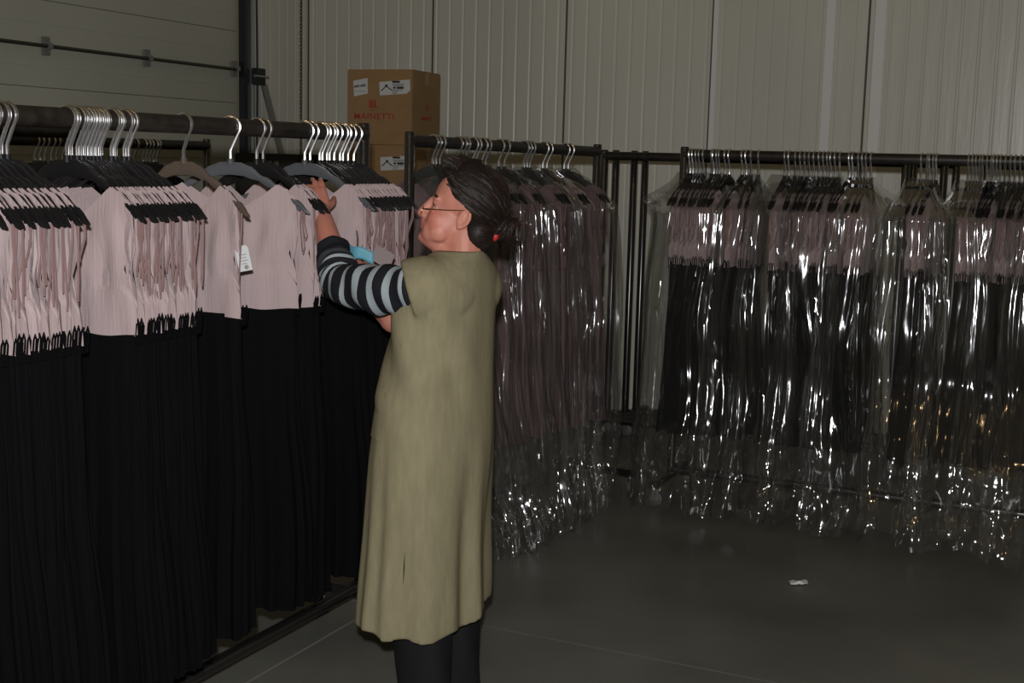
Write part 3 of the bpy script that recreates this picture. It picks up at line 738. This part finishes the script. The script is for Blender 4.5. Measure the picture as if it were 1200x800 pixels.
for s in (-1, 1):
    e = MB(); e.ell(Hd(.0735, s*.030, .002), (.0118, .0118, .0118), M3=H3); eo = e.build('eye', M['eye'], person)
    e = MB(); e.ell(Hd(.0845, s*.030, .002), (.0032, .0066, .0066), M3=H3); e.build('iris', M['iris'], eo)
    e = MB(); e.tube([Hd(.0895-.010*a*a, s*(.031+.017*a), .0085-.004*a*a) for a in (-1, -.6, -.2, .2, .6, 1)], [.0008, .0016, .0018, .0018, .0016, .0008], 5); e.build('eyelashes', M['hair'], eo)
    e = MB()
    for k in range(14):
        a = -1+2*k/13
        e.capsule([Hd(.0915-.006*a*a, s*(.030+a*.017), .0285+.003*(1-a*a)), Hd(.0905-.008*a*a, s*(.033+a*.017), .0325+.003*(1-a*a))], [.0024, .0016], 5)
    e.build('eyebrow', M['hair'], person)
# glasses low on the nose
g = thing('glasses', None, None); g.parent = person; del_keys = [k for k in g.keys()]
for k in del_keys: del g[k]
q = MB()
for s in (-1, 1):
    ring = [Hd(.1135-.012*abs(s*.032+.021*math.cos(a)*s)*6*.16, s*.031+.021*math.cos(a), -.020+.0135*math.sin(a)) for a in [2*PI*k/22 for k in range(22)]]
    q.tube(ring, .0012, 6, closed=True)
    q.tube([Hd(.111, s*.052, -.014), Hd(.100, s*.066, -.010), Hd(.05, s*.073, .004), Hd(.0, s*.0745, .020), Hd(-.012, s*.0745, .018), Hd(-.024, s*.0735, .002)], .0014, 6)
q.tube([Hd(.113, -.011, -.016), Hd(.117, 0, -.011), Hd(.113, .011, -.016)], .0012, 6)
q.build('glasses_frame', M['gold'], g)
for s in (-1, 1):
    q = MB(); pts = [Hd(.1125, s*.031+.0205*math.cos(a), -.020+.013*math.sin(a)) for a in [2*PI*k/22 for k in range(22)]]
    q.add(pts+[p+hF*.0015 for p in pts], [tuple(range(22)), tuple(range(43, 21, -1))]+[(k, (k+1) % 22, 22+(k+1) % 22, 22+k) for k in range(22)])
    q.build('lens', M['lens'], g)

# hair: a close cap swept back into a low bun, with combed locks on it
def scalp(az, el, lift=0):
    """az 0 = forward, 180 = back; el up"""
    d_ = Vector((math.cos(R(el))*math.cos(R(az)), math.cos(R(el))*math.sin(R(az)), math.sin(R(el))))
    best = 0
    for c_, r_ in (((-.012, 0, .055), (.098, .076, .088)), ((.030, 0, .045), (.066, .066, .075))):
        o_ = Vector((-.005, 0, .045))-Vector(c_); A = sum((d_[k]/r_[k])**2 for k in range(3)); B_ = 2*sum(d_[k]*o_[k]/r_[k]**2 for k in range(3)); D_ = sum((o_[k]/r_[k])**2 for k in range(3))-1
        disc = B_*B_-4*A*D_
        if disc > 0: best = max(best, (-B_+math.sqrt(disc))/(2*A))
    v = Vector((-.005, 0, .045))+d_*(best+lift)
    return v
def hairline(az):                              # lowest elevation of the hair at each azimuth
    a = abs(az)
    return curve([(0, 36), (25, 31), (42, 16), (58, 3), (76, -3), (92, -10), (105, -34), (125, -56), (180, -62)], a)
hr = MB(); rows = []
na_, ne_ = 72, 22
for j in range(ne_+1):
    row = []
    for i in range(na_):
        az = -180+360*i/na_; lo = hairline(az); el = lerp(lo, 90, j/ne_)
        lift = .004+.012*sm(0, .25, j/ne_)+.014*sm(20, 80, el)*sm(160, 30, abs(az))
        lift += .002*noise.noise(Vector((az*.09, el*.02, 3)))
        v = scalp(az, el, lift); row.append(Hd(*v))
    rows.append(row)
hr.grid(rows, closed=True)
rh = random.Random(9)
hr.ell(Hd(-.060, 0, -.028), (.052, .067, .060), M3=H3); hr.ell(Hd(-.074, 0, -.058), (.036, .046, .036), M3=H3)
def nape(az, el, k_=1.03):
    return Vector((-.060-.052*k_*math.cos(R(el))*math.cos(R(az)), .067*k_*math.cos(R(el))*math.sin(R(az)), -.028+.060*k_*math.sin(R(el))))
for k in range(330):
    az, el = rh.uniform(-105, 105), rh.uniform(-62, 25); n_ = 6; pts = []
    for i in range(n_+1):
        t_ = i/n_; pts.append(nape(lerp(az, 8*math.sin(k), t_**.8), lerp(el, 30, t_), 1.02+.035*rh.random()))
    hr.tube([Hd(*p) for p in pts], [.0008, .0017, .002, .002, .002, .0018, .0012], 5, 2 if rh.random() < .3 else 0)
for f_, l_, u_, r_ in ((.066, .0, .110, .024), (.060, .024, .106, .022), (.060, -.024, .106, .022), (.035, .0, .130, .028), (.046, .036, .092, .022)):
    hr.ell(Hd(f_, l_, u_), (r_*1.25, r_, r_*.8), M3=H3)
bun = Vector((-.128, 0, .008))
for k in range(900):
    az = rh.uniform(-170, 170); lo = hairline(az); el = lerp(lo, 86, rh.random()**1.3)
    if abs(az) > 120 and el > 40: continue
    p0 = scalp(az, el, .008+.006*rh.random()); v = Vector(p0); pts = [Vector(p0)]
    steps = rh.randint(5, 9)
    for s_ in range(steps):
        tgt = bun-v; 
        if tgt.length < .03: break
        v2 = v+tgt.normalized()*.016
        dlt = v2-Vector((-.005, 0, .045)); az2 = math.degrees(math.atan2(dlt.y, dlt.x)); el2 = math.degrees(math.asin(max(-1, min(1, dlt.z/dlt.length))))
        sv = scalp(az2, el2, .015+.005*math.sin(s_*.8+k)); 
        v = sv if sv.length > 0 else v2; pts.append(Vector(v))
    if len(pts) < 3: continue
    grey = (15 < abs(az) < 95 and el < 55 and rh.random() < .48)
    mi = 1 if grey else (2 if rh.random() < .3 else 0)
    n_ = len(pts); hr.tube([Hd(*p) for p in pts], [.0017*(.5+.5*math.sin(PI*(i+.6)/n_)) for i in range(n_)], 5, mi)
for k in range(260):                           # short untidy fringe on top
    az = rh.uniform(-38, 42); el = rh.uniform(44, 72); v = scalp(az, el, .014); dv = (v-Vector((-.02, 0, .04))).normalized()
    dv = (dv+Vector((rh.uniform(.2, .7), rh.uniform(-.4, .4), rh.uniform(-.25, .25)))).normalized(); L = rh.uniform(.015, .04)
    hr.tube([Hd(*v), Hd(*(v+dv*L*.5+Vector((0, 0, .003)))), Hd(*(v+dv*L+Vector((.006, 0, -.006))))], [.003, .0026, .0006], 5, 2 if rh.random() < .4 else 0)
hair = hr.build('hair', [M['hair'], M['hair_grey'], M['hair_brown']], person)
bn = MB(); rb = random.Random(5)
bn.ell(Hd(-.130, 0, .006), (.033, .038, .035), M3=H3)
for k in range(70):
    a = rb.uniform(0, 2*PI); t0 = rb.uniform(-.8, .8); pts = []
    for s_ in range(7):
        aa = a+s_*.35; rr = .037+.004*math.sin(s_+k); pts.append(Hd(-.128+rr*.9*math.sin(t0)+.008*math.sin(s_*1.3), rr*math.cos(aa)*1.05, .006+rr*math.sin(aa)))
    bn.tube(pts, [.0012, .0026, .003, .003, .003, .0024, .0008], 5, 1 if rb.random() < .35 else 0)
for k in range(26):
    a = rb.uniform(-1.2, 1.2); p = Vector((-.145, .03*math.sin(a), .01+.02*math.cos(a)))
    bn.tube([Hd(*p), Hd(*(p+Vector((-.018, .01*rb.uniform(-1, 1), .010)))), Hd(*(p+Vector((-.03, .02*rb.uniform(-1, 1), rb.uniform(-.02, .02)))))], [.002, .0018, .0005], 5, 1)
bn.build('hair_bun', [M['hair'], M['hair_brown']], hair)
tie = MB()
ring = []
for k in range(40):
    a = 2*PI*k/40; ring.append(Hd(-.103-.004*math.sin(5*a), (.024+.003*math.sin(9*a))*math.cos(a), -.002+(.026+.003*math.cos(8*a))*math.sin(a)))
tie.tube(ring, [.0075+.002*math.sin(k*2.3) for k in range(40)], 8, closed=True)
tie.ell(Hd(-.112, .026, -.022), (.010, .010, .014), M3=H3)
tie.build('hair_tie', M['red_cloth'], hair)

# striped sleeves
def along(pts, n):
    P = [Vector(p) for p in pts]; out = []
    P2 = [P[0]*2-P[1]]+P+[P[-1]*2-P[-2]]
    for i in range(1, len(P2)-2):
        for k in range(n):
            t_ = k/n; a, b_, c_, d_ = P2[i-1:i+3]
            out.append(.5*((2*b_)+(c_-a)*t_+(2*a-5*b_+4*c_-d_)*t_*t_+(3*b_-a-3*c_+d_)*t_**3))
    out.append(P[-1]); return out
def sleeve(name, pts, radii, stripes, seed):
    path = along(pts, 22); n = len(path); m = len(pts)-1
    q = MB(); prev = None; rows = []
    for i, p in enumerate(path):
        t_ = (path[min(i+1, n-1)]-path[max(i-1, 0)]).normalized(); a = Vector((0, 0, 1))
        u = t_.cross(a).normalized() if prev is None else (prev-t_*prev.dot(t_)).normalized(); prev = u; w = t_.cross(u)
        s_ = i/(n-1)*m; k0 = min(int(s_), m-1); r_ = lerp(radii[k0], radii[k0+1], s_-k0)
        row = []
        for k in range(28):
            an = 2*PI*k/28; f_ = noise.noise(Vector((math.cos(an)*1.2, math.sin(an)*1.2, i*.10+seed)))*.010+.003*math.sin(i*.55+2*math.sin(an))
            row.append(p+(u*math.cos(an)+w*math.sin(an))*(r_+f_))
        rows.append(row)
    # cuff turned in
    rows.append([p*.9+path[-1]*.1 for p in rows[-1]])
    def band(i, j):
        x = i/(n-1)
        return stripes(x)
    q.grid(rows, closed=True, mif=band)
    return q.build(name, [M['stripe_black'], M['stripe_grey'], M['stripe_dark']], person)
def stripeL(x):
    if x > .87: return 0
    if x > .81: return 2
    return 1 if (x*15.2) % 1 > .62 else 0
sleeve('sleeve', [W(-1.655, 3.02, 1.282), W(-1.665, 2.985, 1.272), W(-1.79, 2.993, 1.262), W(-1.94, 3.040, 1.266), W(-1.985, 3.072, 1.306), W(-2.028, 3.110, 1.356)],
       [.045, .062, .066, .060, .054, .046], stripeL, 1)
sleeve('sleeve', [W(-1.66, 3.21, 1.29), W(-1.67, 3.285, 1.275), W(-1.73, 3.22, 1.225), W(-1.80, 3.13, 1.182)], [.068, .070, .062, .054], lambda x: 1 if (x*9) % 1 > .62 else 0, 7)

# khaki tunic
secs = [(.32, -1.708, 3.118, .160, .240), (.40, -1.706, 3.118, .158, .238), (.60, -1.70, 3.12, .151, .230), (.80, -1.692, 3.122, .150, .226), (.95, -1.686, 3.124, .145, .212),
        (1.08, -1.676, 3.126, .135, .200), (1.18, -1.668, 3.127, .126, .194), (1.26, -1.658, 3.128, .118, .204), (1.31, -1.65, 3.128, .106, .196), (1.332, -1.643, 3.128, .092, .164),
        (1.350, -1.634, 3.128, .078, .125), (1.362, -1.626, 3.128, .070, .092), (1.370, -1.622, 3.128, .066, .078)]
def sec(z):
    out = []
    for k in range(1, 5): out.append(curve_lin([(s_[0], s_[k]) for s_ in secs], z))
    return out
def curve_lin(pts, x):
    for i in range(len(pts)-1):
        if x <= pts[i+1][0]:
            a, b_ = pts[i], pts[i+1]; t_ = (x-a[0])/(b_[0]-a[0])
            p0 = pts[max(i-1, 0)][1]; p3 = pts[min(i+2, len(pts)-1)][1]
            m1 = (b_[1]-p0)/2; m2 = (p3-a[1])/2
            return (2*t_**3-3*t_**2+1)*a[1]+(t_**3-2*t_**2+t_)*m1+(-2*t_**3+3*t_**2)*b_[1]+(t_**3-t_**2)*m2
    return pts[-1][1]
zs = [.32+i*(1.10-.32)/56 for i in range(57)]+[1.10+i*(1.37-1.10)/30 for i in range(1, 31)]
q = MB(); rows = []
NT = 120
for z in zs:
    cx, cy, a, b_ = sec(z); row = []; low = sm(1.0, .35, z)
    for k in range(NT):
        an = 2*PI*k/NT; c_, s_ = math.cos(an), math.sin(an)
        f_ = low*(.013*math.sin(6*an+1.6*math.sin(2*an)+z*1.8)+.006*math.sin(13*an+1.3*math.sin(3*an)+z*2+1))+.006*noise.noise(Vector((c_*2.2, s_*2.2, z*3.0)))*sm(1.36, 1.2, z)
        f_ += .006*sm(.06, 0, abs(z-1.03-.03*s_-.06*c_))*sm(.2, .8, -s_)
        # diagonal drag lines from the raised arm
        f_ += .007*math.sin((z*26+an*5))*sm(.85, 1.05, z)*sm(1.33, 1.2, z)*sm(.1, .7, -s_)
        zz = z+(.012*math.sin(2*an+.5)+.008*math.sin(9*an))*sm(.5, .27, z)
        row.append(W(cx+(a+f_)*c_, cy+(b_+f_)*s_, zz))
    rows.append(row)
q.grid(rows, closed=True)
n0 = len(q.v); q.f.append(tuple(range(NT))); q.m.append(0); q.f.append(tuple(range(n0-NT, n0))); q.m.append(0)
for s in (-1, 1):                              # cap sleeves
    rows = []
    base = [W(-1.615, 3.128+s*.02, 1.262), W(-1.635, 3.128+s*.075, 1.268), W(-1.672, 3.128+s*.122, 1.273), W(-1.722, 3.128+s*.144, 1.272)]
    rad = [(.075, .07), (.090, .084), (.092, .090), (.080, .082)]
    pth = along(base, 6); n = len(pth)
    for i, p in enumerate(pth):
        t_ = (pth[min(i+1, n-1)]-pth[max(i-1, 0)]).normalized(); u = Vector((0, 0, 1)); u = (u-t_*u.dot(t_)).normalized(); w = t_.cross(u)
        x = i/(n-1)*3; k0 = min(int(x), 2); r0 = lerp(rad[k0][0], rad[k0+1][0], x-k0); r1 = lerp(rad[k0][1], rad[k0+1][1], x-k0)
        row = []
        for k in range(40):
            an = 2*PI*k/40; dz = r0*(1.06-.12*math.cos(an))
            row.append(p+Vector((.055*i/(n-1)*(.5-.5*math.cos(an)), 0, 0))+u*math.cos(an)*dz+w*math.sin(an)*(r1+.004*math.sin(3*an+i*.4)))
        rows.append(row)
    n1 = len(q.v); q.grid(rows, closed=True); n2 = len(q.v)
    q.f.append(tuple(range(n1, n1+40))); q.m.append(0); q.f.append(tuple(range(n2-40, n2))); q.m.append(0)
tun = put('tunic', remesh(q, .0058, 4, 'tunic', [M['khaki']]), person)
q = MB()                                       # open slit in the side seam
def tun_pt(z, an, off):
    cx, cy, a, b_ = sec(z); c_, s_ = math.cos(an), math.sin(an)
    low = sm(1.0, .35, z); f_ = low*(.013*math.sin(6*an+1.6*math.sin(2*an)+z*1.8)+.006*math.sin(13*an+1.3*math.sin(3*an)+z*2+1))+.006*noise.noise(Vector((c_*2.2, s_*2.2, z*3.0)))
    return W(cx+(a+f_+off)*c_, cy+(b_+f_+off)*s_, z)
an0 = R(287); rowsL = []
for i in range(13):
    z = lerp(.47, .565, i/12); wdt = .010*math.sin(PI*(i+.3)/12.6)
    rowsL.append([tun_pt(z, an0-wdt, .0016), tun_pt(z, an0, .0022), tun_pt(z, an0+wdt, .0016)])
q.grid(rowsL); q.build('side_slit', M['trousers'], tun)
q = MB()                                       # stitched patch pocket
prow = []
for i in range(13):
    z = lerp(.86, .99, i/12); prow.append([tun_pt(z, R(lerp(214, 250, k/12)), .003+.002*(1 if i > 10 else 0)) for k in range(13)])
q.grid(prow); q.build('pocket', M['khaki'], tun)

# trousers and shoes
for s in (-1, 1):
    q = MB(); y = PY+s*.088; rows = []
    for i in range(26):
        z = lerp(.82, .055, i/25); r_ = lerp(.092, .080, i/25); x = -1.676+.016*sm(.4, .05, z)
        rows.append([W(x+(r_*1.0+.004*math.sin(4*an+z*20))*math.cos(an), y+(r_*.86+.004*math.sin(3*an-z*16))*math.sin(an), z) for an in [2*PI*k/36 for k in range(36)]])
    q.grid(rows, closed=True); q.build('trouser_leg', M['trousers'], person)
    q = MB(); rows = []
    for i in range(20):
        t_ = i/19; x = lerp(.075, -.205, t_); w_ = curve([(0, .012), (.12, .034), (.35, .035), (.7, .045), (.9, .036), (1, .010)], t_); h_ = curve([(0, .03), (.1, .075), (.35, .085), (.6, .06), (.85, .045), (1, .015)], t_)
        rows.append([W(-1.665+x, y+w_*math.cos(an), .003+max(0, h_/2+h_/2*math.sin(an))) for an in [2*PI*k/20 for k in range(20)]])
    q.grid(rows, closed=True); q.build('shoe', M['red_cloth'], person)

# blue tag with a grey card between her hands
bt = thing('garment_tag', 'light blue folded tag with grey card held at the dresses', 'tag', (-2.004, 3.240, 1.338))
q = MB(); rows = []
for i in range(9):
    rows.append([(-.055+.085*i/8, -.01+.02*abs(i-3)/5, -.012+.036*j/4-.020*i/8-.004*math.sin(i)) for j in range(5)])
q.grid(rows); o = q.build('blue_tag', M['blue'], bt); m_ = o.modifiers.new('t', 'SOLIDIFY'); m_.thickness = .004
q = MB(); q.box((.058, .016, -.012), (.07, .003, .05), bev=.001, rot=Matrix.Rotation(R(24), 3, 'Y')); q.build('grey_card', M['greycard'], bt)
q = MB(); q.tube([(-.02, 0, .024), (-.022, .004, .045), (-.028, .008, .062)], .002, 6); q.build('tag_cord', M['ink'], bt)

# ------------------------------------------------------------------ camera, lights
f_px = 1500.0; YAW = R(25); PIT = math.atan(213/1500); ROLL = .025
F = Vector((-math.sin(YAW)*math.cos(PIT), math.cos(YAW)*math.cos(PIT), -math.sin(PIT)))
Rt = Vector((math.cos(YAW), math.sin(YAW), 0)); U = Rt.cross(F)
c_, s_ = math.cos(ROLL), math.sin(ROLL); r_ = Rt*c_+U*s_; u_ = -Rt*s_+U*c_
cam = bpy.data.cameras.new('camera'); co = bpy.data.objects.new('camera', cam); C.objects.link(co)
mw = Matrix((r_, u_, -F)).transposed().to_4x4(); mw.translation = Vector((0, 0, 1.62)); co.matrix_world = mw
cam.sensor_width = 36; cam.lens = 36*f_px/1200; cam.clip_start = .05
bpy.context.scene.camera = co

def area(name, loc, target, size, power, col, shape='DISK', sy=None):
    l = bpy.data.lights.new(name, 'AREA'); l.shape = shape; l.size = size; l.energy = power; l.color = col
    if sy: l.size_y = sy
    o = bpy.data.objects.new(name, l); C.objects.link(o); o.location = loc
    o.rotation_euler = (Vector(target)-Vector(loc)).to_track_quat('-Z', 'Y').to_euler(); return o
area('camera_flash', (-.01, -.03, 1.78), (-3.0, 6.4, 1.2), .06, 105, (1, .99, .99))
for i, (x, y) in enumerate(((1.6, -2.2), (-2.8, -1.8), (-.6, -5.5))):
    area('ceiling_lamp', (x, y, 6.4), (x*.6-.5, y*.4+2.5, 0), .3, 11, (1, .66, .32), 'RECTANGLE', .14)
w = bpy.data.worlds.new('world'); bpy.context.scene.world = w; w.use_nodes = True
w.node_tree.nodes['Background'].inputs['Color'].default_value = (.050, .038, .021, 1); w.node_tree.nodes['Background'].inputs['Strength'].default_value = 1
sc = bpy.context.scene
sc.view_settings.view_transform = 'Standard'; sc.view_settings.look = 'None'; sc.view_settings.gamma = 1; sc.view_settings.exposure = 0; sc.view_settings.use_curve_mapping = False
sc.cycles.transparent_max_bounces = 48; sc.cycles.max_bounces = 6; sc.cycles.diffuse_bounces = 3; sc.cycles.glossy_bounces = 3
sc.cycles.use_denoising = True; sc.cycles.sample_clamp_indirect = 4; sc.cycles.caustics_reflective = False; sc.cycles.caustics_refractive = False
